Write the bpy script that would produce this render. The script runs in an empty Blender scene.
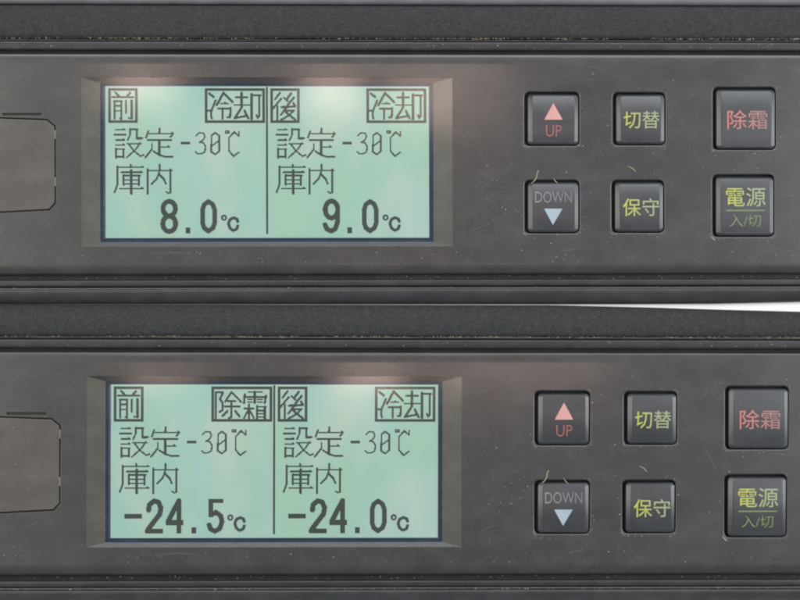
import bpy, bmesh, math, random
from mathutils import Vector
from mathutils.geometry import tessellate_polygon

# ------------------------------------------------------------------ scene, camera, light
S = 0.0002                      # one layout unit = 0.2 mm
scene = bpy.context.scene
col = scene.collection
random.seed(7)

cam_d = bpy.data.cameras.new('camera'); cam = bpy.data.objects.new('camera', cam_d); col.objects.link(cam)
D = 2250 * S; TH = math.radians(2.0)
cam.location = (-math.sin(TH) * D, 0, math.cos(TH) * D)
cam.rotation_euler = (0, -TH, 0)
cam_d.sensor_width = 36; cam_d.lens = 36 * 2250 / 800.0
cam_d.clip_start = 0.01; cam_d.clip_end = 20
scene.camera = cam

world = bpy.data.worlds.new('World'); scene.world = world; world.use_nodes = True
bg = world.node_tree.nodes['Background']
bg.inputs[0].default_value = (0.80, 0.84, 0.90, 1); bg.inputs[1].default_value = 0.30

def area(name, loc, target, sx, sy, power, color):
    l = bpy.data.lights.new(name, 'AREA'); l.shape = 'RECTANGLE'; l.size = sx; l.size_y = sy
    l.energy = power; l.color = color
    o = bpy.data.objects.new(name, l); col.objects.link(o); o.location = loc
    o.rotation_euler = (Vector(target) - Vector(loc)).to_track_quat('-Z', 'Y').to_euler()
    return o
area('windscreen_light', (0.03, 0.37, 0.46), (0, 0.0, 0), 0.60, 0.34, 2.05, (0.93, 0.97, 1.0))
area('left_window_light', (-0.38, 0.03, 0.46), (-0.02, 0, 0), 0.30, 0.50, 1.3, (1.0, 0.98, 0.87))
area('right_window_light', (0.36, 0.02, 0.38), (0.0, 0, 0), 0.22, 0.40, 1.15, (0.90, 0.95, 1.0))
# small warm lamps added by the lens, standing in for the photographer's reflected hands
for k, (x, y, w, h, p) in enumerate(((-0.088, 0.092, 0.026, 0.026, 0.0160), (-0.012, 0.090, 0.022, 0.028, 0.0150), (0.034, 0.088, 0.046, 0.034, 0.0220),
                                     (-0.080, -0.026, 0.026, 0.016, 0.0080), (0.004, -0.026, 0.024, 0.018, 0.0160), (0.066, -0.024, 0.066, 0.022, 0.0200))):
    area('hand_standin_light', (x, y, 0.462), (x, y, 0), w, h, p, (1.0, 0.70, 0.60))

vs = scene.view_settings
vs.view_transform = 'Standard'; vs.look = 'None'; vs.exposure = 0; vs.gamma = 1; vs.use_curve_mapping = False
scene.cycles.use_denoising = True
scene.cycles.filter_width = 2.2
scene.cycles.max_bounces = 8; scene.cycles.transparent_max_bounces = 12

# ------------------------------------------------------------------ materials
def srgb(r, g, b):
    f = lambda c: (c / 255 / 12.92) if c / 255 <= 0.04045 else ((c / 255 + 0.055) / 1.055) ** 2.4
    return (f(r), f(g), f(b), 1)

def new_mat(name):
    m = bpy.data.materials.new(name); m.use_nodes = True
    return m, m.node_tree, m.node_tree.nodes['Principled BSDF']

def noise(nt, vec, scale, detail=4, rough=0.6):
    n = nt.nodes.new('ShaderNodeTexNoise'); n.inputs['Scale'].default_value = scale
    n.inputs['Detail'].default_value = detail; n.inputs['Roughness'].default_value = rough
    nt.links.new(vec, n.inputs['Vector']); return n.outputs['Fac']

def coords(nt, scale=(1, 1, 1), rot=(0, 0, 0)):
    t = nt.nodes.new('ShaderNodeTexCoord'); mp = nt.nodes.new('ShaderNodeMapping')
    mp.inputs['Scale'].default_value = scale; mp.inputs['Rotation'].default_value = rot
    nt.links.new(t.outputs['Object'], mp.inputs['Vector']); return mp.outputs['Vector']

def ramp(nt, fac, stops):
    r = nt.nodes.new('ShaderNodeValToRGB'); e = r.color_ramp.elements
    e[0].position, e[0].color = stops[0]; e[1].position, e[1].color = stops[-1]
    for p, c in stops[1:-1]:
        x = e.new(p); x.color = c
    nt.links.new(fac, r.inputs['Fac']); return r.outputs['Color']

def mix(nt, fac, a, b, mode='MIX'):
    m = nt.nodes.new('ShaderNodeMix'); m.data_type = 'RGBA'; m.blend_type = mode
    for s, v in ((0, fac), (6, a), (7, b)):
        if hasattr(v, 'is_linked'): nt.links.new(v, m.inputs[s])
        else: m.inputs[s].default_value = v
    return m.outputs[2]

g = lambda v: (v, v, v, 1)

def plastic(name, base, rough, wear=0.5, grain=0.0, grain_scale=2500, scratch=True, spec=0.5, dusty=0.25, wavy=0.0, coat=0.0):
    """Moulded plastic with faint smears, hairline rubbing marks and fine grain."""
    m, nt, b = new_mat(name)
    v = coords(nt)
    smear = noise(nt, coords(nt, (45, 95, 40), (0, 0, 0.25)), 1.0, 5)
    rub = noise(nt, coords(nt, (320, 3400, 300), (0, 0, -0.42)), 1.0, 3, 0.7)
    rub2 = noise(nt, coords(nt, (2300, 140, 300), (0, 0, -0.35)), 1.0, 3, 0.7)
    fine = noise(nt, v, 5200, 2)
    blot = noise(nt, coords(nt, (1, 1.6, 1)), 160, 4, 0.65)
    light = tuple(min(1, c * 1.7 + 0.02) for c in base[:3]) + (1,)
    dark = tuple(c * 0.86 for c in base[:3]) + (1,)
    c = mix(nt, ramp(nt, smear, [(0.3, g(0)), (0.75, g(1))]), dark, base)
    c = mix(nt, ramp(nt, blot, [(0.42, g(0)), (0.72, g(0.34))]), c, light)
    c = mix(nt, ramp(nt, fine, [(0.60, g(0)), (0.85, g(dusty))]), c, light)
    if scratch:
        c = mix(nt, ramp(nt, rub, [(0.56, g(0)), (0.80, g(0.55 * wear))]), c, light)
        c = mix(nt, ramp(nt, rub2, [(0.58, g(0)), (0.80, g(0.45 * wear))]), c, light)
    nt.links.new(c, b.inputs['Base Color'])
    r = ramp(nt, smear, [(0.25, g(max(0.03, rough - 0.07))), (0.8, g(rough + 0.09))])
    nt.links.new(r, b.inputs['Roughness'])
    b.inputs['Specular IOR Level'].default_value = spec
    b.inputs['Coat Weight'].default_value = coat; b.inputs['Coat Roughness'].default_value = 0.13
    bump = nt.nodes.new('ShaderNodeBump'); bump.inputs['Distance'].default_value = 0.00006
    bump.inputs['Strength'].default_value = grain if grain else 0.16
    gn = noise(nt, v, grain_scale, 4 if grain else 2)
    nt.links.new(gn, bump.inputs['Height'])
    last = bump
    if wavy:
        w = nt.nodes.new('ShaderNodeBump'); w.inputs['Distance'].default_value = 0.0012; w.inputs['Strength'].default_value = wavy
        nt.links.new(noise(nt, coords(nt, (14, 45, 20)), 1.0, 1), w.inputs['Height'])
        nt.links.new(bump.outputs[0], w.inputs['Normal']); last = w
    nt.links.new(last.outputs[0], b.inputs['Normal'])
    return m

M = {}
M['face'] = plastic('charcoal_panel_plastic', srgb(60, 59, 58), 0.30, wear=0.45, wavy=0.05, coat=0.8)
M['bezel'] = plastic('lit_bezel_plastic', srgb(116, 113, 105), 0.40, wear=0.3)  # side slopes only: the light they catch is put into this lighter base
M['cover'] = plastic('blank_cover_plastic', srgb(84, 80, 76), 0.46, wear=0.2)
M['key'] = plastic('button_rubber_plastic', srgb(54, 56, 59), 0.30, wear=0.15, scratch=False, coat=0.9)
M['key'].node_tree.nodes['Principled BSDF'].inputs['Coat Roughness'].default_value = 0.27
M['flange'] = plastic('flange_plastic', srgb(47, 47, 48), 0.30, wear=0.5)
M['trim'] = plastic('smooth_trim_plastic', srgb(58, 58, 59), 0.35, wear=0.3)
M['uptrim'] = plastic('upper_trim_plastic', srgb(104, 104, 108), 0.4, wear=0.3)  # lighter base: light on the tilted trim put into its colour
M['pit'] = plastic('shadow_gap_black', srgb(9, 9, 10), 0.6, scratch=False, dusty=0.1)  # near-black paint deepens the shade of the shallow gaps
M['ring'] = plastic('screen_edge_black', srgb(56, 68, 98), 0.25, scratch=False, dusty=0.1)
M['scuff'] = plastic('scuffed_plastic', srgb(92, 92, 92), 0.5, scratch=False)
M['slot'] = plastic('slot_dark_plastic', srgb(34, 34, 35), 0.5, scratch=False)
M['tab'] = plastic('bare_tab_plastic', srgb(120, 114, 110), 0.5, scratch=False)

# coarse leather-like strip
m, nt, b = new_mat('grained_black_strip'); v = coords(nt)
n1 = noise(nt, v, 3600, 5, 0.75); n2 = noise(nt, v, 900, 3)
c = mix(nt, ramp(nt, n1, [(0.36, g(0)), (0.70, g(1))]), srgb(33, 35, 37), srgb(70, 71, 72))
c = mix(nt, ramp(nt, n2, [(0.45, g(0)), (0.8, g(0.35))]), c, srgb(84, 82, 78))
nt.links.new(c, b.inputs['Base Color']); b.inputs['Roughness'].default_value = 0.7
b.inputs['Specular IOR Level'].default_value = 0.35
bp = nt.nodes.new('ShaderNodeBump'); bp.inputs['Strength'].default_value = 0.9; bp.inputs['Distance'].default_value = 0.00012
nt.links.new(n1, bp.inputs['Height']); nt.links.new(bp.outputs[0], b.inputs['Normal'])
M['foam'] = m

# backlit display sheet
m, nt, b = new_mat('backlit_display_sheet')
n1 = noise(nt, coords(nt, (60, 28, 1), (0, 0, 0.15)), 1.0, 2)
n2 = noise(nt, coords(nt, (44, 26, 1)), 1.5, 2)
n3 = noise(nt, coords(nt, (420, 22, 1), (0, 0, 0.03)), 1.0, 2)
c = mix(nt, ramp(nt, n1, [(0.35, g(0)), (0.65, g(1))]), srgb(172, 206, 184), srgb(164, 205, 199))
c = mix(nt, ramp(nt, n2, [(0.46, g(0)), (0.66, g(0.75))]), c, srgb(204, 214, 204))  # pale patches and bluish streaks: glare painted into the backlight colour
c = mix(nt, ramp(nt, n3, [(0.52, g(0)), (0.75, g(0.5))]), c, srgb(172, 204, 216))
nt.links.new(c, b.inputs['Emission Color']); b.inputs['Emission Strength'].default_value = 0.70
b.inputs['Base Color'].default_value = srgb(112, 140, 124); b.inputs['Roughness'].default_value = 0.5
b.inputs['Specular IOR Level'].default_value = 0.2
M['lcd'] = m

m, nt, b = new_mat('dark_display_dots')
b.inputs['Base Color'].default_value = srgb(36, 34, 33); b.inputs['Roughness'].default_value = 0.5
b.inputs['Alpha'].default_value = 0.90
M['dots'] = m

# thin clear pane: mostly straight through, a little mirror
m = bpy.data.materials.new('clear_window_pane'); m.use_nodes = True; nt = m.node_tree
for n in list(nt.nodes): nt.nodes.remove(n)
o = nt.nodes.new('ShaderNodeOutputMaterial'); mx = nt.nodes.new('ShaderNodeMixShader')
tr = nt.nodes.new('ShaderNodeBsdfTransparent'); gl = nt.nodes.new('ShaderNodeBsdfGlossy'); fr = nt.nodes.new('ShaderNodeFresnel')
tr.inputs[0].default_value = (0.97, 0.98, 0.975, 1); gl.inputs['Roughness'].default_value = 0.10
fr.inputs['IOR'].default_value = 1.48
nt.links.new(fr.outputs[0], mx.inputs[0]); nt.links.new(tr.outputs[0], mx.inputs[1]); nt.links.new(gl.outputs[0], mx.inputs[2])
nt.links.new(mx.outputs[0], o.inputs[0])
M['pane'] = m

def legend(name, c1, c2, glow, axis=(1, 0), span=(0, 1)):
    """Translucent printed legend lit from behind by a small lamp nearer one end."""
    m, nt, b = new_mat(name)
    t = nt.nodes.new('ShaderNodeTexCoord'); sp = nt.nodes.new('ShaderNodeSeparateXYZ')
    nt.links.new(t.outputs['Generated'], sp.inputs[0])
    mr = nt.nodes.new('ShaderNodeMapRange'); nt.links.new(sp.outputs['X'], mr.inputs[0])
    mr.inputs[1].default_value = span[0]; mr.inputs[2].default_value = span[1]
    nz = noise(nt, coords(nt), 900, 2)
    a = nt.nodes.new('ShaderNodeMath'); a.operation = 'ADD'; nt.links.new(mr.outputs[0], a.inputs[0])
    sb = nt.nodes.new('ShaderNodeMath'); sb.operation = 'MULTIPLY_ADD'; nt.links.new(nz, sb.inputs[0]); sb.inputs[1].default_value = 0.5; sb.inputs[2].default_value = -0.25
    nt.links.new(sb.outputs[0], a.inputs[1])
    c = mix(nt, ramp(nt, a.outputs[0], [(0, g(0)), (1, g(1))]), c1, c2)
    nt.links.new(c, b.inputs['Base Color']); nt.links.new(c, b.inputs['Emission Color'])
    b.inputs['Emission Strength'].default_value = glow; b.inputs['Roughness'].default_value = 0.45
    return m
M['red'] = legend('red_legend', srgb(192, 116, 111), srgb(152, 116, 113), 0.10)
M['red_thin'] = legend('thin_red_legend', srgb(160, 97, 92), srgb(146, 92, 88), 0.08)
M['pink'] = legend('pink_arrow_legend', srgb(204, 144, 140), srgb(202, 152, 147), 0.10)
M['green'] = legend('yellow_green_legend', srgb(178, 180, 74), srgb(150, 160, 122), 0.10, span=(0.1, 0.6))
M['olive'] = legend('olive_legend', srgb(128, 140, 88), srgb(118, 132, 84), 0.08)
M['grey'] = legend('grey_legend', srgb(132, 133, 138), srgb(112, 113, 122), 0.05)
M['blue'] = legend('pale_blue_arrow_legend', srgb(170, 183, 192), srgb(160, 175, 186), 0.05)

m, nt, b = new_mat('pale_dust_and_glint'); b.inputs['Base Color'].default_value = srgb(176, 170, 160); b.inputs['Roughness'].default_value = 0.9
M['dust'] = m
m, nt, b = new_mat('tan_crumbs'); b.inputs['Base Color'].default_value = srgb(170, 156, 138); b.inputs['Roughness'].default_value = 0.9
M['crumb'] = m
m, nt, b = new_mat('lint_cream'); b.inputs['Base Color'].default_value = srgb(196, 186, 160); b.inputs['Roughness'].default_value = 0.9
M['lint'] = m
m, nt, b = new_mat('white_page_board')
c = mix(nt, noise(nt, coords(nt), 60, 3), (0.90, 0.90, 0.89, 1), (0.93, 0.93, 0.92, 1))
nt.links.new(c, b.inputs['Base Color']); b.inputs['Roughness'].default_value = 0.7
M['white'] = m

# ------------------------------------------------------------------ mesh helpers
# layout units: x to the right, y DOWN, z up, 0.2 mm each; origin of a panel at (400, 163)
CX, CY = 400.0, 163.0
def V(x, y, z): return Vector(((x - CX) * S, (CY - y) * S, z * S))

class Mesh:
    def __init__(s): s.v = []; s.f = []; s.sm = []
    def add(s, pts): k = len(s.v); s.v += [Vector(p) for p in pts]; return k
    def face(s, idx, smooth=False): s.f.append(idx); s.sm.append(smooth)
    def build(s, name, mat, parent=None):
        me = bpy.data.meshes.new(name)
        me.from_pydata([tuple(p) for p in s.v], [], s.f); me.update()
        bm = bmesh.new(); bm.from_mesh(me)
        bm.faces.ensure_lookup_table()
        for fc, k in zip(bm.faces, s.sm): fc.smooth = k
        bm.to_mesh(me); bm.free()
        me.materials.append(mat)
        o = bpy.data.objects.new(name, me); col.objects.link(o); o.parent = parent
        return o

def rrect(x0, y0, x1, y1, r, n=5):
    """Rounded rectangle, clockwise as seen in the layout (counter-clockwise in world XY)."""
    pts = []
    for cx, cy, a0 in ((x1 - r, y1 - r, 0), (x1 - r, y0 + r, 270), (x0 + r, y0 + r, 180), (x0 + r, y1 - r, 90)):
        for k in range(n + 1):
            a = math.radians(a0 + 90 - 90 * k / n)
            pts.append((cx + r * math.cos(a), cy + r * math.sin(a)))
    return pts

def inset(poly, dx, dy=None):
    """Move every point of a convex loop inwards along its corner normal (dx, dy per axis)."""
    dy = dx if dy is None else dy
    n = len(poly); out = []
    for i in range(n):
        p, a, b = poly[i], poly[i - 1], poly[(i + 1) % n]
        def nrm(u, w):
            ex, ey = w[0] - u[0], w[1] - u[1]; l = math.hypot(ex, ey) or 1e-9
            return (ey / l, -ex / l)
        n1, n2 = nrm(a, p), nrm(p, b)
        bx, by = n1[0] + n2[0], n1[1] + n2[1]; l = math.hypot(bx, by) or 1e-9
        bx, by = bx / l, by / l
        k = 1 / max(0.5, bx * n1[0] + by * n1[1])
        out.append((p[0] - bx * k * dx * SGN, p[1] - by * k * dy * SGN))
    return out
SGN = 1
_t = inset(rrect(0, 0, 10, 10, 2), 1)
if max(p[0] for p in _t) > 10: SGN = -1

def rings(mesh, loops, smooth=True, close=False):
    """Skin a stack of (loop, z); winding gives outward normals for a stack that rises inwards."""
    base = [mesh.add([V(x, y, z) for x, y in lp]) for lp, z in loops]
    n = len(loops[0][0])
    for a, b in zip(base, base[1:]):
        for i in range(n):
            j = (i + 1) % n
            mesh.face([a + i, a + j, b + j, b + i], smooth)
    if close:
        k = mesh.add([V(x, y, loops[-1][1]) for x, y in loops[-1][0]])
        mesh.face([k + i for i in range(n)], False)

def fill(mesh, outer, holes, z):
    polys = [[Vector((x, y, 0)) for x, y in p] for p in [outer] + holes]
    tris = tessellate_polygon(polys)
    flat = [p for q in polys for p in q]
    k = mesh.add([V(p.x, p.y, z) for p in flat])
    for t in tris:
        a, b, c = (flat[i] for i in t)
        cr = (b.x - a.x) * (c.y - a.y) - (b.y - a.y) * (c.x - a.x)
        t = list(t) if cr < 0 else list(t)[::-1]
        mesh.face([k + i for i in t])

def profile(mesh, prof, xs, smooth=True, ends=True):
    """Sweep a cross-section [(y, z), ...] along x; prof may be a function of x."""
    P = prof if callable(prof) else (lambda x: prof)
    rows = [mesh.add([V(x, y, z) for y, z in P(x)]) for x in xs]
    n = len(P(xs[0]))
    for a, b in zip(rows, rows[1:]):
        for i in range(n - 1):
            mesh.face([a + i, a + i + 1, b + i + 1, b + i], smooth)
    if ends:
        mesh.face([rows[0] + i for i in range(n)][::-1]); mesh.face([rows[-1] + i for i in range(n)])

def box(mesh, x0, y0, x1, y1, z0, z1):
    k = mesh.add([V(x, y, z) for z in (z0, z1) for x, y in ((x0, y1), (x1, y1), (x1, y0), (x0, y0))])
    for f in ([0, 1, 5, 4], [1, 2, 6, 5], [2, 3, 7, 6], [3, 0, 4, 7], [4, 5, 6, 7], [3, 2, 1, 0]):
        mesh.face([k + i for i in f])

def arc(a, b, n=5, flip=False):
    """Quarter-ellipse of (y, z) points from a to b."""
    out = []
    for k in range(n + 1):
        t = math.radians(90 * k / n)
        if flip: out.append((a[0] + (b[0] - a[0]) * (1 - math.cos(t)), a[1] + (b[1] - a[1]) * math.sin(t)))
        else: out.append((a[0] + (b[0] - a[0]) * math.sin(t), a[1] + (b[1] - a[1]) * (1 - math.cos(t))))
    return out

def empty(name, loc, rz=0, sc=1, label=None, cat=None, group=None):
    o = bpy.data.objects.new(name, None); col.objects.link(o)
    o.location = loc; o.rotation_euler = (0, 0, rz); o.scale = (sc,) * 3; o.empty_display_size = 0.01
    tag(o, label, cat, group); return o
def tag(o, label=None, cat=None, group=None, kind=None):
    for k, v in (('label', label), ('category', cat), ('group', group), ('kind', kind)):
        if v: o[k] = v
    return o

X0, X1 = -70.0, 870.0
XS = [X0 + (X1 - X0) * k / 24 for k in range(25)]
ZB = -10.0                                        # backing board level in layout units

# ------------------------------------------------------------------ lettering on the display (240 x 112 dots)
LX, LY, LW, LH = 107.7, 86.6, 320.3, 149.8
PX, PY = LW / 240, LH / 112
HALF = 121
K = 1 / 1.0115
GL = {}
def glyph(name, ox, oy, sc, k, strokes, w):
    """strokes: polylines ((x, y), ...) with optional trailing width, or ('R', x0, y0, x1, y1)."""
    out = []
    for s in strokes:
        if s[0] == 'R':
            a = [(ox + s[1] / sc) * k / PX, (oy + s[2] / sc) * k / PY, (ox + s[3] / sc) * k / PX, (oy + s[4] / sc) * k / PY]
            out.append(('R', a))
        else:
            s = list(s); ww = s.pop() if not isinstance(s[-1], tuple) else w
            out.append(('L', [((ox + x / sc) * k / PX, (oy + y / sc) * k / PY) for x, y in s], max(0.56, 1.16 * ww / sc * k / PX / 2)))
    GL[name] = out

glyph('front', -6.3, -3.1, 13.64, K, [
    ((205, 120), (245, 165)), ((405, 125), (365, 170)), ((160, 187), (450, 187), 22), ((190, 240), (190, 480)),
    ((185, 243), (290, 243), 22), ((285, 243), (285, 485)), ((190, 306), (285, 306), 20), ((190, 375), (285, 375), 20),
    ((285, 485), (262, 478), 18), ((350, 240), (350, 400)), ((425, 230), (425, 480)), ((425, 480), (380, 472), 20)], 28)
glyph('defrost', 94.7, -3.1, 12.12, K, [
    ((100, 125), (100, 435)), ((100, 125), (185, 125), 20), ((185, 130), (150, 205), (180, 250), (180, 340), (145, 362)),
    ((290, 120), (215, 235), 22), ((290, 120), (405, 240), 22), ((240, 232), (340, 232), 18), ((205, 294), (390, 294), 20),
    ((290, 232), (290, 425), (260, 435)), ((240, 350), (180, 412)), ((335, 350), (385, 415)),
    ((500, 120), (655, 120), 20), ((440, 178), (715, 178), 20), ((450, 150), (440, 250)), ((570, 120), (570, 255)),
    ((705, 165), (692, 250)), ((485, 211), (535, 211), 10), ((485, 243), (535, 243), 10), ((605, 211), (660, 211), 10),
    ((605, 243), (660, 243), 10), ((445, 320), (555, 320), 20), ((502, 275), (502, 440)), ((498, 330), (440, 435), 20),
    ((508, 340), (560, 435), 20), ((600, 290), (600, 435)), ((595, 299), (710, 299), 16), ((692, 297), (692, 440)),
    ((600, 345), (692, 345), 12), ((600, 384), (692, 384), 12), ((600, 426), (692, 426), 14)], 24)
glyph('rear', -3.0, -3.1, 13.64, K, [
    ((190, 125), (125, 215), 24), ((210, 205), (95, 340), 24), ((155, 310), (155, 495)), ((345, 135), (285, 215)),
    ((250, 190), (300, 240), 22), ((385, 190), (300, 290)), ((215, 322), (400, 312)), ((375, 265), (405, 310)),
    ((300, 300), (205, 430), 24), ((265, 372), (385, 366), 20), ((385, 366), (310, 440), (205, 500), 24),
    ((270, 385), (400, 495))], 28)
glyph('cool', 93.8, -4.2, 12.12, 1, [
    ((100, 130), (150, 175)), ((175, 215), (140, 300), (120, 340), 22), ((85, 340), (125, 340), (120, 410), (130, 435), 22),
    ((270, 125), (190, 270)), ((270, 125), (380, 235)), ((240, 255), (325, 255), 18), ((285, 240), (300, 255), 16),
    ((205, 312), (360, 312), 20), ((258, 312), (258, 435)), ((355, 305), (350, 420), (318, 420), 22),
    ((420, 178), (560, 178), 20), ((490, 125), (490, 300)), ((405, 270), (580, 270), 20), ((490, 300), (405, 430)),
    ((405, 430), (560, 400), 22), ((525, 340), (570, 430)), ((610, 140), (610, 440)), ((610, 154), (720, 154), 18),
    ((705, 152), (705, 400), (685, 425), (670, 395), 22)], 25)
glyph('set', 1.0, 36.9, 11.43, K, [
    ((90, 75), (195, 75), 12), ((178, 64), (190, 75), 10), ((72, 131), (205, 131), 14), ((90, 193), (190, 193), 12),
    ((178, 180), (188, 190), 10), ((90, 250), (190, 250), 12), ((178, 238), (188, 248), 10), ((92, 290), (92, 400), 19),
    ((90, 300), (190, 300), 14), ((180, 300), (180, 395), 20), ((92, 386), (180, 386), 13),
    ((255, 62), (255, 130), (225, 195), 17), ((255, 70), (345, 70), 13), ((335, 70), (335, 165), 20), ((335, 174), (390, 172), 22),
    ((222, 235), (380, 235), 12), ((368, 225), (320, 300), (210, 400), 16), ((240, 240), (300, 320), (375, 380), (410, 365), 17),
    ((595, 60), (590, 115), 22), ((465, 90), (440, 165), 19), ((465, 122), (750, 122), 12), ((735, 105), (750, 122), (718, 158), 17),
    ((455, 193), (730, 193), 14), ((593, 192), (593, 365), 25), ((610, 276), (710, 276), 13), ((690, 262), (708, 275), 13),
    ((505, 240), (505, 300), (430, 395), 19), ((520, 320), (590, 365), (650, 385), (745, 385), 19)], 18)
glyph('minus30', 67.0, 36.9, 11.43, K, [
    ('R', 80, 216, 192, 244), ((260, 140), (300, 108), (345, 115), (362, 150), (345, 190), (300, 218), 15),
    ((300, 218), (345, 225), (370, 270), (360, 330), (320, 352), (275, 352), (255, 330), 16),
    ((480, 108), (437, 140), (435, 330), (480, 358), (525, 325), (525, 140), (480, 108), 17), ((450, 255), (515, 205), 10),
    ((602, 86), (635, 86), (635, 112), (602, 112), (602, 86), 9), ((755, 95), (750, 150), 14),
    ((750, 145), (700, 100), (640, 165), (640, 320), (690, 380), (750, 335), 17)], 17)
glyph('chamber', 1.0, 72.9, 11.43, K, [
    ((260, 68), (265, 95), 20), ((105, 92), (405, 92), 12), ((388, 84), (405, 94), 14), ((110, 85), (110, 290), (75, 385), 19),
    ((150, 153), (395, 153), 12), ((372, 141), (390, 152), 15), ((268, 130), (268, 400), 25), ((180, 185), (180, 300), 19),
    ((180, 191), (370, 191), 12), ((356, 190), (356, 300), 24), ((180, 240), (355, 240), 12), ((180, 288), (355, 288), 12),
    ((135, 342), (405, 342), 14), ((385, 329), (405, 342), 15),
    ((595, 65), (590, 150), (560, 230), (500, 290), 18), ((455, 120), (455, 400), 25), ((455, 131), (740, 131), 13),
    ((718, 125), (718, 385), 25), ((718, 385), (695, 398), (670, 380), 15), ((590, 180), (640, 230), (665, 285), 20)], 18)
glyph('minus', 6.7, 106.9, 11.43, K, [('R', 62, 247, 265, 303)], 50)
glyph('2', 6.7, 106.9, 11.43, K, [((338, 205), (345, 145), (400, 100), (450, 115), (478, 180), (465, 250), (335, 420), (325, 445)), ('R', 298, 420, 500, 475)], 50)
glyph('4', 6.7, 106.9, 11.43, K, [((680, 100), (560, 335)), ('R', 653, 75, 707, 475), ('R', 530, 320, 735, 375)], 50)
glyph('point', 68.7, 106.9, 11.43, K, [('R', 118, 405, 172, 472)], 50)
glyph('5', 68.7, 106.9, 11.43, K, [('R', 315, 75, 478, 126), ('R', 312, 75, 362, 282), ((345, 258), (395, 230), (450, 270), (465, 340), (440, 415), (385, 448), (335, 420), (318, 372))], 48)
glyph('0', 65.0, 106.9, 11.43, K, [((422, 102), (374, 138), (354, 200), (354, 345), (374, 410), (422, 445), (475, 410), (495, 345), (495, 200), (475, 138), (422, 102))], 46)
def oval(cx, cy, rx, ry, n=20): return tuple((cx + rx * math.cos(2 * math.pi * k / n), cy + ry * math.sin(2 * math.pi * k / n)) for k in range(n + 1))
glyph('degree', 68.7, 106.9, 11.43, K, [oval(560, 290, 23, 27) + (19,), ((718, 335), (710, 308), (670, 290), (627, 312), (612, 360), (627, 410), (665, 438), (705, 422), (718, 385), 29)], 30)
glyph('8', 43.8, 105.8, 8.889, 1, [oval(160, 140, 55, 64), oval(160, 275, 57, 69)], 38)
glyph('9', 41.8, 105.8, 8.889, 1, [oval(182, 150, 56, 75), ((238, 150), (238, 250), (215, 322), (180, 342), (142, 325), (124, 285))], 38)

SUB = 2
def lit(items):
    """Set of (col, row) dots switched on."""
    on = set()
    for it in items:
        if it[0] == 'R':
            x0, y0, x1, y1 = (int(round(v * SUB)) for v in it[1])
            on |= {(c, r) for c in range(x0, x1) for r in range(y0, y1)}
            continue
        _, pts, rad = it
        pts = [(a * SUB, b * SUB) for a, b in pts]; rad = max(rad * SUB, 0.95)
        for (ax, ay), (bx, by) in zip(pts, pts[1:]):
            for c in range(int(min(ax, bx) - rad) - 1, int(max(ax, bx) + rad) + 2):
                for r in range(int(min(ay, by) - rad) - 1, int(max(ay, by) + rad) + 2):
                    px, py = c + .5, r + .5; dx, dy = bx - ax, by - ay
                    t = max(0, min(1, ((px - ax) * dx + (py - ay) * dy) / (dx * dx + dy * dy + 1e-9)))
                    if math.hypot(px - ax - t * dx, py - ay - t * dy) <= rad: on.add((c, r))
    return on

def dots(name, on, shift, parent, z=-4.55):
    m = Mesh()
    for r in sorted({p[1] for p in on}):
        cs = sorted(c for c, rr in on if rr == r); i = 0
        while i < len(cs):
            j = i
            while j + 1 < len(cs) and cs[j + 1] == cs[j] + 1: j += 1
            x0, x1 = LX + (cs[i] / SUB + shift) * PX, LX + ((cs[j] + 1) / SUB + shift) * PX
            y0, y1 = LY + r / SUB * PY, LY + (r + 1) / SUB * PY
            k = m.add([V(x0, y1, z), V(x1, y1, z), V(x1, y0, z), V(x0, y0, z)]); m.face([k, k + 1, k + 2, k + 3])
            i = j + 1
    return m.build(name, M['dots'], parent)

def frame_box(c0, r0, c1, r1):
    c0, r0, c1, r1 = (v * SUB for v in (c0, r0, c1, r1)); w = 2 * SUB
    on = {(c, r) for c in range(c0, c1) for r in range(r0, r1)}
    return on - {(c, r) for c in range(c0 + w, c1 - w) for r in range(r0 + w, r1 - w)}

# ------------------------------------------------------------------ lettering on the buttons
def text_mesh(name, body, x0, y0, x1, y1, z, mat, parent, fat=0.0):
    cu = bpy.data.curves.new(name, 'FONT'); cu.body = body; cu.size = 1; cu.resolution_u = 3; cu.offset = fat
    t = bpy.data.objects.new(name, cu); col.objects.link(t)
    dg = bpy.context.evaluated_depsgraph_get(); me = bpy.data.meshes.new_from_object(t.evaluated_get(dg))
    bpy.data.objects.remove(t); bpy.data.curves.remove(cu)
    xs = [v.co.x for v in me.vertices]; ys = [v.co.y for v in me.vertices]
    a, b, c, d = min(xs), max(xs), min(ys), max(ys)
    for v in me.vertices:
        u = (v.co.x - a) / (b - a); w = (v.co.y - c) / (d - c)
        v.co = V(x0 + (x1 - x0) * u, y1 + (y0 - y1) * w, z(y1 + (y0 - y1) * w))
    me.use_auto_texspace = True; me.materials.clear(); me.materials.append(mat); me.name = name
    o = bpy.data.objects.new(name, me); col.objects.link(o); o.parent = parent
    return o

def flat_poly(name, pts, z, mat, parent):
    m = Mesh(); k = m.add([V(x, y, z(y) - 0.2) for x, y in pts] + [V(x, y, z(y) + 0.10) for x, y in pts]); n = len(pts)
    m.face([k + n + i for i in range(n)])
    for i in range(n): m.face([k + i, k + (i + 1) % n, k + n + (i + 1) % n, k + n + i])
    return m.build(name, mat, parent)

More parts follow.
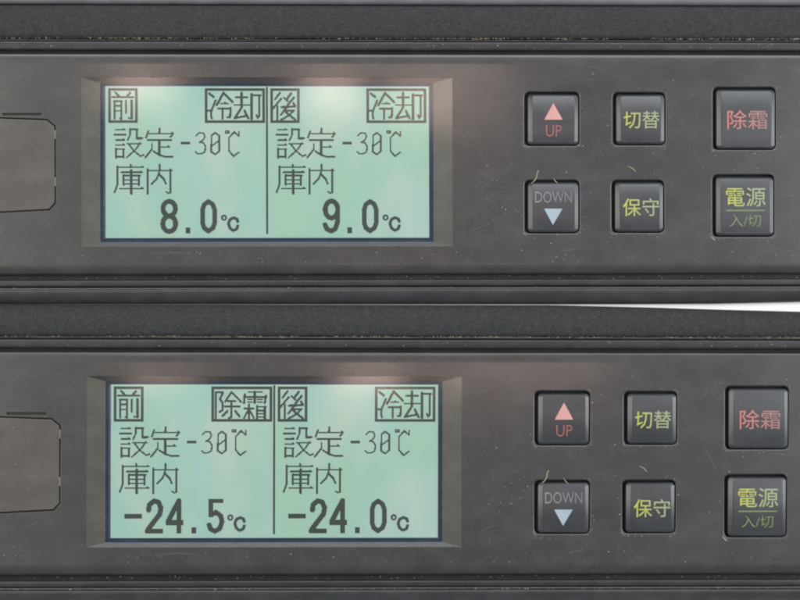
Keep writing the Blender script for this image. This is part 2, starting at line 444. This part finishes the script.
KEYS = [  # hole rectangle, part label
    ('up', (523.7, 90.7, 581.0, 146.9), 'dark button with pink up arrow and UP'),
    ('down', (523.7, 179.0, 581.0, 234.6), 'dark button with pale blue down arrow and DOWN'),
    ('switch', (612.6, 91.0, 667.8, 146.3), 'dark button with yellow-green characters, upper row'),
    ('maintain', (611.2, 179.0, 666.4, 234.2), 'dark button with yellow-green characters, lower row'),
    ('defrost', (713.6, 85.8, 779.3, 150.9), 'large dark button with red characters'),
    ('power', (713.0, 173.6, 777.6, 238.3), 'large dark button with underlined yellow-green characters'),
]
ZK = 4.6

def key(kind, r, label, parent):
    x0, y0, x1, y1 = r
    kx0, ky0, kx1, ky1 = x0 + 4.2, y0 + 3.4, x1 - 2.2, y1 - 1.9
    cy, hh = (ky0 + ky1) / 2, (ky1 - ky0) / 2
    top = lambda y: ZK - 2.6 * ((y - cy) / hh) ** 2 - 0.010 * (y - cy)
    lps = lambda il, ir, iy, r: rrect(kx0 + il, ky0 + iy, kx1 - ir, ky1 - iy, r)
    m = Mesh()
    def ring3(loops, smooth):
        base = [m.add([V(x, y, z) for x, y, z in lp]) for lp in loops]; n = len(loops[0])
        for p, q in zip(base, base[1:]):
            for i in range(n): m.face([p + i, p + (i + 1) % n, q + (i + 1) % n, q + i], smooth)
    L0 = [(x, y, ZB + 1.6) for x, y in lps(-0.3, -0.3, -0.3, 4.2)]
    L1 = [(x, y, top(y) - 3.0) for x, y in lps(0, 0, 0, 4.0)]
    mid = (kx0 + kx1) / 2
    L2 = [(x, y, top(y) - (1.75 if x < mid else 0.95)) for x, y in lps(0.5, 0.4, 0.4, 3.6)]
    L3 = [(x, y, top(y) - 0.25) for x, y in lps(4.2, 3.2, 1.5, 1.8)]
    L4 = [(x, y, top(y)) for x, y in lps(4.8, 4.0, 2.0, 1.4)]
    ring3([L0, L1], True); ring3([L1, L2], True); ring3([L2, L3], True); ring3([L3, L4], True)
    # gently crowned top: strips across the key
    ys = [ky0 + 2.0 + (ky1 - ky0 - 4.0) * k / 16 for k in range(17)]
    ys = sorted(set(ys + [v for k in range(1, 6) for v in (ys[0] + 1.4 * (1 - math.cos(math.radians(18 * k))), ys[-1] - 1.4 * (1 - math.cos(math.radians(18 * k))))]))
    def ends(y):
        d = min(y - ys[0], ys[-1] - y); r = 1.4
        c = r - math.sqrt(max(0, r * r - (r - d) ** 2)) if d < r else 0
        return kx0 + 4.8 + c, kx1 - 4.0 - c
    rows = [m.add([V(ends(y)[0], y, top(y)), V(ends(y)[1], y, top(y))]) for y in ys]
    for p, q in zip(rows, rows[1:]): m.face([q, q + 1, p + 1, p], True)
    o = m.build('button', M['key'], parent); o['label'] = label
    z = lambda y: top(y) + 0.34
    if kind == 'up':
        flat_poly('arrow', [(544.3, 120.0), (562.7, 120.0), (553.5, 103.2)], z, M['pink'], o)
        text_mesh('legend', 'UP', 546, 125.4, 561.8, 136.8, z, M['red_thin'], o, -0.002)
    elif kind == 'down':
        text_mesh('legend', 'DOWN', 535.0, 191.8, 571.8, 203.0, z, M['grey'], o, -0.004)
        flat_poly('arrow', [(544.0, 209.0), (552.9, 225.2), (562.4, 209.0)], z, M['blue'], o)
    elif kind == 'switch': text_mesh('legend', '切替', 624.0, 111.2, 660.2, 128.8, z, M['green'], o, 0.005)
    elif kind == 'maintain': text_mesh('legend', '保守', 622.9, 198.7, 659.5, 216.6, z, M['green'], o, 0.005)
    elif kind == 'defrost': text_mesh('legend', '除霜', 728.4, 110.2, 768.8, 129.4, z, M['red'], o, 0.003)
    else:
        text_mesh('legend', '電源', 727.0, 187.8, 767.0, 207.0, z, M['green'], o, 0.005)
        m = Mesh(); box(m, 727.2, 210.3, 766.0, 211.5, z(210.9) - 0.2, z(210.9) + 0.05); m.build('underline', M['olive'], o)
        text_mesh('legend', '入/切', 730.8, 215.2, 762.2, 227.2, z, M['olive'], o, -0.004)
    return o

# ------------------------------------------------------------------ one controller panel
COVER = [(-66, 215.2), (50.5, 208.8), (56.2, 202.5), (56.2, 126.5), (48.5, 120.3), (-66, 116.0)]
BEZ = (82.5, 77.6, 452.8, 246.4)
def controller(loc, rz, sc, label, texts):
    root = empty('refrigeration_controller', loc, rz, sc, label, 'controller', 'refrigeration controllers, one above the other')
    # body behind everything; its top floors the gaps, painted black for their shade
    m = Mesh(); box(m, X0, 39.6, X1, 287.6, ZB + 0.05, -8.6); m.build('chassis', M['pit'], root)
    # faceplate with real openings and rounded long edges
    m = Mesh()
    outer = [(X0, 264), (X1, 264), (X1, 64), (X0, 64)]
    holes = [rrect(*r, 6.2) for _, r, _ in KEYS]
    bez = rrect(*BEZ, 0.15, 1)
    slot = rrect(4.5, 113.1, 43.5, 116.1, 0.8, 3)
    cov = inset(COVER, -1.5)
    fill(m, outer, holes + [bez, slot, cov], 0)
    walls = []
    for h, c, zb in [(h, 1.3, -8.6) for h in holes] + [(slot, 0.3, -5), (cov, 0.4, -5)]:
        st = [(inset(h, c * math.sin(math.radians(t))), -c * (1 - math.cos(math.radians(t)))) for t in (90, 67, 45, 22, 0)]
        rings(m, st)
        w = Mesh(); rings(w, [(inset(h, c), zb), (inset(h, c), -c)]); walls.append(w)
    profile(m, arc((53.2, -5.0), (55.6, -0.42), 6, True) + [(57.5, -0.22), (60, -0.08), (64, 0)], XS, True, False)
    profile(m, arc((264, 0), (274.6, -6.0), 8), XS, True, False)
    profile(m, [(53.2, -8.6), (53.2, -5.0)], XS, False, False); profile(m, [(274.6, -6), (274.6, -8.6)], XS, False, False)
    fp = m.build('faceplate', M['face'], root)
    for w in walls: w.build('opening_wall', M['pit'], fp)  # walls of the grey plate painted black for the shade inside
    for pts in ([(695, 148), (699, 156), (703.5, 165), (706, 171)], [(466, 96), (474, 92), (485, 88)], [(600, 152), (607, 158)], [(470, 232), (482, 226), (490, 224)],
                [(590, 66), (603, 70)], [(690, 100), (697, 92)], [(20, 228), (36, 221)], [(150, 254), (172, 252), (190, 253)], [(560, 252), (574, 249)]):
        m = Mesh()
        for (xa, ya), (xb, yb) in zip(pts, pts[1:]):
            l = math.hypot(xb - xa, yb - ya); nx, ny = -(yb - ya) / l * 0.22, (xb - xa) / l * 0.22
            k = m.add([V(xa + nx, ya + ny, 0.0), V(xa, ya, 0.06), V(xa - nx, ya - ny, 0.0), V(xb + nx, yb + ny, 0.0), V(xb, yb, 0.06), V(xb - nx, yb - ny, 0.0)])
            m.face([k, k + 3, k + 4, k + 1]); m.face([k + 1, k + 4, k + 5, k + 2])
        m.build('scratch', M['scuff'], fp)
    # sloping surround of the display window, side slopes painted lighter as if lit
    m = Mesh()
    inner = rrect(101.2, 82.9, 433.6, 241.6, 1.0, 3)
    bx0, by0, bx1, by1 = BEZ; ix0, iy0, ix1, iy1 = 101.2, 82.9, 433.6, 241.6
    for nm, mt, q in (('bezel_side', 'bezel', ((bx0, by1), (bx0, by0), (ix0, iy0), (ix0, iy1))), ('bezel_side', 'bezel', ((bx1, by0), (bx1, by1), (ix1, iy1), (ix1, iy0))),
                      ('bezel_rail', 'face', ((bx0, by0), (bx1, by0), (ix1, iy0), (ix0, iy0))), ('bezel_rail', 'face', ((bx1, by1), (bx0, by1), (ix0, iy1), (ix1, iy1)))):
        m = Mesh(); k = m.add([V(*q[0], -0.6), V(*q[1], -0.6), V(*q[2], -2.3), V(*q[3], -2.3)] + [V(*q[0], -5.5), V(*q[1], -5.5), V(*q[2], -5.5), V(*q[3], -5.5)])
        for f in ([3, 2, 1, 0], [4, 5, 6, 7], [0, 1, 5, 4], [2, 3, 7, 6]): m.face([k + i for i in f])
        m.build(nm, M[mt], root)
    m = Mesh()
    rings(m, [(inner, -2.35), (inset(inner, 0.6), -2.7), (inset(inner, 3.0), -4.4), (rrect(LX - 0.6, LY - 0.6, LX + LW + 0.6, LY + LH + 0.6, 0.6, 3), -5.3)], False)
    m.build('screen_edge', M['ring'], root)
    # display
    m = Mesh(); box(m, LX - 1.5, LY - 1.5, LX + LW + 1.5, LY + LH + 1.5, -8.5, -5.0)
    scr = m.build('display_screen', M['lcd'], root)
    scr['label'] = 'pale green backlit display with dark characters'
    for h, (zone, mode, temp) in enumerate(texts):
        sh = HALF * h
        dots('zone_sign', lit(GL[zone]) | frame_box(1, 1, 23, 27), sh, scr)
        dots('mode_sign', lit(GL[mode]) | frame_box(73, 1, 118, 27), sh, scr)
        on = lit(GL['set']); dots('setting_word', on, sh, scr)
        dots('setting_value', lit(GL['minus30']), sh, scr)
        dots('chamber_word', lit(GL['chamber']), sh, scr)
        for gname in temp:
            dots('degree_sign' if gname == 'degree' else 'minus_sign' if gname == 'minus' else 'decimal_point' if gname == 'point' else 'digit', lit(GL[gname]), sh, scr)
    dots('divider_line', {(c, r) for c in range(119 * SUB, 121 * SUB - 1) for r in range(0, 110 * SUB)}, -0.3, scr)
    m = Mesh(); box(m, BEZ[0] + 0.02, BEZ[1] + 0.02, BEZ[2] - 0.02, BEZ[3] - 0.02, -0.55, -0.1); m.build('window_pane', M['pane'], root)
    # blank cover on the left
    m = Mesh()
    rings(m, [(COVER, -6), (COVER, -0.9), (inset(COVER, 0.25), -0.45), (inset(COVER, 0.8), -0.3)], False, True)
    cv = m.build('blank_cover', M['cover'], root); cv['label'] = 'plain brownish grey cover with clipped corners'
    m = Mesh(); box(m, 5.0, 113.5, 43.0, 115.7, -7.5, -2.2); m.build('slot_insert', M['slot'], root)
    for y in (130.3, 177.2):
        m = Mesh(); box(m, 56.0, y, 57.3, y + 8.6, -6, -0.5); m.build('hinge_tab', M['tab'], cv)
    # flanges above and below
    m = Mesh(); profile(m, [(41.2, -8.6)] + arc((41.2, -3.2), (43.2, -1.6), 4, True) + arc((48.2, -1.6), (50.4, -4), 4) + [(50.4, -8.6)], XS)
    m.build('flange_strip', M['flange'], root)
    m = Mesh(); profile(m, [(279.8, -8.6)] + arc((279.8, -4.2), (281.4, -3.0), 4, True) + arc((284.6, -3.0), (286.4, -5), 4) + [(286.4, -8.6)], XS)
    m.build('flange_strip', M['flange'], root)
    for k in KEYS: key(*k, root)
    return root

# ------------------------------------------------------------------ dash trim round a panel
def lerp(pts, x):
    for (a, b), (c, d) in zip(pts, pts[1:]):
        if x <= c: return b + (d - b) * (x - a) / (c - a)
    return pts[-1][1]
rng = random.Random(3)
def dash_surround(loc, rz, sc, label, top_edge, bottom_edge, upper):
    root = empty('dash_surround', loc, rz, sc, label, 'dash trim', 'dash trims round the controllers')
    xs = [X0 + (X1 - X0) * k / 188 for k in range(189)]
    wob = {x: rng.uniform(-0.7, 0.5) for x in xs}
    te = (lambda x: 5.2) if upper else (lambda x: lerp(top_edge, x))
    m = Mesh()
    profile(m, lambda x: [(te(x), ZB), (te(x), 0.6 if upper else -5.5), (te(x) + 2.2, 2.6 if upper else -0.5), (te(x) + (14 if not upper else 8), 3.0), (34, 1.6), (36.8 + wob[x] * .6, 0.6), (38.6 + wob[x], -1.6), (39.0 + wob[x] * .8, -8), (39.2, ZB)], xs)
    m.build('grained_strip', M['foam'], root)
    if upper:
        m = Mesh()
        profile(m, [(-70, ZB), (-70, 6.5), (1.0, 6.5)] + arc((1.0, 6.5), (5.0, 2.6), 5) + [(5.0, ZB)], XS)
        m.build('upper_trim', M['uptrim'], root)
    m = Mesh(); be = lambda x: lerp(bottom_edge, x)
    profile(m, lambda x: [(288.2, ZB), (288.2, -4.5)] + arc((288.2, -2.2), (290.4, 0.6), 5, True) + [(292.5, 0.4), (297, -1.2)] + ([(be(x) - 2, -5.0), (be(x), -7.0), (be(x), ZB)] if be(x) < 320 else [(300, -1.6), (be(x), -2.0), (be(x), ZB)]), XS)
    m.build('lower_trim', M['trim'], root)
    return root

# ------------------------------------------------------------------ the place
bm_ = Mesh(); k = bm_.add([(-0.35, -0.28, ZB * S), (0.35, -0.28, ZB * S), (0.35, 0.28, ZB * S), (-0.35, 0.28, ZB * S)]); bm_.face([k, k + 1, k + 2, k + 3])
board = bm_.build('backing_surface', M['white'])  # white page beneath both panels, built as a flat board
tag(board, 'blank white page seen in the thin gap between the panels', 'backing', None, 'structure')

LA, RA, SA = (0, (300 - CY) * S, 0), math.radians(0.13), 1.0
LB, RB, SB = (8.6 * S, (300 - 462.8) * S, ZB * S * (1 - 1.0115)), math.radians(-0.13), 1.0115

controller(LA, RA, SA, 'upper black controller panel, display reading 8.0 and 9.0 degrees',
           [('front', 'cool', ['8', 'point', '0', 'degree']), ('rear', 'cool', ['9', 'point', '0', 'degree'])])
controller(LB, RB, SB, 'lower black controller panel, display reading minus 24.5 and minus 24.0 degrees',
           [('front', 'defrost', ['minus', '2', '4', 'point', '5', 'degree']), ('rear', 'cool', ['minus', '2', '4', 'point', '0', 'degree'])])

tb = lambda y: (y - 462.8) / SB + CY
dash_surround(LA, RA, SA, 'grained black dash trim around the upper controller panel', None,
          [(X0, 302.6), (2, 303.2), (560, 304.6), (640, 304.7), (720, 304.6), (802, 302.9), (X1, 301.5)], True)
dash_surround(LB, RB, SB, 'grained black dash trim around the lower controller panel',
          [(X0, tb(305.2)), (2, tb(305.3)), (540, tb(305.0)), (640, tb(307.0)), (720, tb(309.3)), (802, tb(311.2)), (X1, tb(313.5))],
          [(X0, 360), (X1, 360)], False)

# ------------------------------------------------------------------ dust, crumbs and lint
def speck(m, x, y, z, r):
    a = rng.uniform(0, 6.28); e = rng.uniform(0.5, 1.0)
    ring = [V(x + r * math.cos(a + t) * (1 if k % 2 else e), y + r * math.sin(a + t) * e, z) for k, t in enumerate((0, 1.57, 3.14, 4.71))]
    k = m.add([V(x, y, z + r * 0.6)] + ring)
    for i in range(4): m.face([k, k + 1 + (i + 1) % 4, k + 1 + i])

def face_free(x, y):
    if 80 < x < 455 and 75 < y < 249: return False
    return not any(r[0] - 0.5 < x < r[2] + 0.5 and r[1] - 0.5 < y < r[3] + 0.5 for _, r, _ in KEYS)

def dust(loc, rz, sc, seed, label_d, label_c):
    global rng
    rng = random.Random(seed)
    root = Mesh(); n = 0
    while n < 420:
        zone = rng.random()
        if zone < 0.35: x, y = rng.uniform(-60, 860), rng.uniform(66, 262)
        elif zone < 0.62: x, y = rng.uniform(-20, 820), rng.gauss(259, 6)
        elif zone < 0.9:
            r = rng.choice(KEYS)[1]; s = rng.choice('tblrbb')
            x = {'l': r[0] - abs(rng.gauss(2, 2)), 'r': r[2] + abs(rng.gauss(2, 2))}.get(s, rng.uniform(r[0], r[2]))
            y = {'t': r[1] - abs(rng.gauss(2, 2)), 'b': r[3] + abs(rng.gauss(2, 2.5))}.get(s, rng.uniform(r[1], r[3]))
        else: x, y = rng.gauss(500, 12), rng.gauss(190, 16)
        if not (65 < y < 263) or not face_free(x, y): continue
        speck(root, x, y, 0.02, 0.28 + 0.55 * rng.random() ** 3); n += 1
    for _, r, _ in KEYS:  # lip highlights at the opening corners, laid as pale specks
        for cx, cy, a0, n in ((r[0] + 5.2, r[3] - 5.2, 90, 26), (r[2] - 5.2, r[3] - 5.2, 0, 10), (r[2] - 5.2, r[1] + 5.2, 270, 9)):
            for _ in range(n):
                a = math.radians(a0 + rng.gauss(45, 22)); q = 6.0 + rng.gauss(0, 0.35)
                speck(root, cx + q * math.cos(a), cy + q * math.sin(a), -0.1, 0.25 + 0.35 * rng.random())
    for _ in range(60):
        speck(root, rng.uniform(-40, 840), rng.uniform(43.5, 48), -1.55, 0.3 + 0.5 * rng.random() ** 2)
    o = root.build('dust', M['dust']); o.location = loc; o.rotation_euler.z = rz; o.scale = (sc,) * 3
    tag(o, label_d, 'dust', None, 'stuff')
    c = Mesh()
    for _ in range(1500):
        x = rng.uniform(-60, 860)
        if math.sin(x * 0.021 + seed) + math.sin(x * 0.057) < rng.uniform(-2.2, 1.4): continue
        speck(c, x, 38.3 + rng.gauss(0, 0.45), -0.9 + rng.uniform(-.5, .3), 0.34 + 0.6 * rng.random() ** 3)
    for _ in range(420):
        speck(c, rng.uniform(-60, 860), 288.2 + rng.gauss(0, 0.5), -2.5 + rng.uniform(0, .8), 0.25 + 0.55 * rng.random() ** 3)
    for _ in range(120):
        speck(c, rng.uniform(-60, 860), rng.uniform(275, 279), -8.5, 0.3 + 0.4 * rng.random())
    o = c.build('crumbs', M['crumb']); o.location = loc; o.rotation_euler.z = rz; o.scale = (sc,) * 3
    tag(o, label_c, 'crumbs', None, 'stuff')
dust(LA, RA, SA, 11, 'pale dust specks, and corner highlights laid as specks, on the upper controller panel', 'tan crumbs along the gaps of the upper dash trim')
dust(LB, RB, SB, 23, 'pale dust specks, and corner highlights laid as specks, on the lower controller panel', 'tan crumbs along the gaps of the lower dash trim')

def fibre(loc, rz, sc, pts, r, label):
    m = Mesh(); rows = []
    for i, (x, y, z) in enumerate(pts):
        rr = r * (0.45 if i in (0, len(pts) - 1) else 1)
        a = pts[max(0, i - 1)]; b = pts[min(len(pts) - 1, i + 1)]
        dx, dy = b[0] - a[0], b[1] - a[1]; l = math.hypot(dx, dy) or 1
        nx, ny = -dy / l, dx / l
        rows.append(m.add([V(x + nx * rr * math.cos(t), y + ny * rr * math.cos(t), z + rr + rr * math.sin(t)) for t in (0, 1.57, 3.14, 4.71)]))
    for a, b in zip(rows, rows[1:]):
        for i in range(4): m.face([a + i, a + (i + 1) % 4, b + (i + 1) % 4, b + i], True)
    o = m.build('lint_fibre', M['lint']); o.location = loc; o.rotation_euler.z = rz; o.scale = (sc,) * 3
    tag(o, label, 'lint', 'lint fibres on the panels')
FIB = [([(531.5, 183.5, 1.5), (535, 180.5, 1.2), (537, 177, 0.4), (537.4, 173, 0.2), (539.2, 170.0, 0.1)], 0.42, 'curled cream lint fibre at the top left corner of the {} DOWN button'),
       ([(553.5, 178.0, 0.3), (555.5, 181.2, 1.4), (558.2, 183.8, 2.6)], 0.36, 'short lint fibre over the top edge of the {} DOWN button'),
       ([(629, 166.2, 0.1), (633, 168.2, 0.2), (636.2, 171.2, 0.15), (637.0, 173.2, 0.1), (636, 170.6, 0.2)], 0.38, 'hooked lint fibre between the two yellow-green middle buttons of the {} panel'),
       ([(712.0, 236.6, -0.3), (715.2, 239.8, 0.0), (716.8, 240.8, 0.05)], 0.5, 'pale lint bit at the lower left corner of the {} underlined power button')]
for L, R_, S_, w in ((LA, RA, SA, 'upper'), (LB, RB, SB, 'lower')):
    for p, r, t in FIB: fibre(L, R_, S_, p, r, t.format(w))
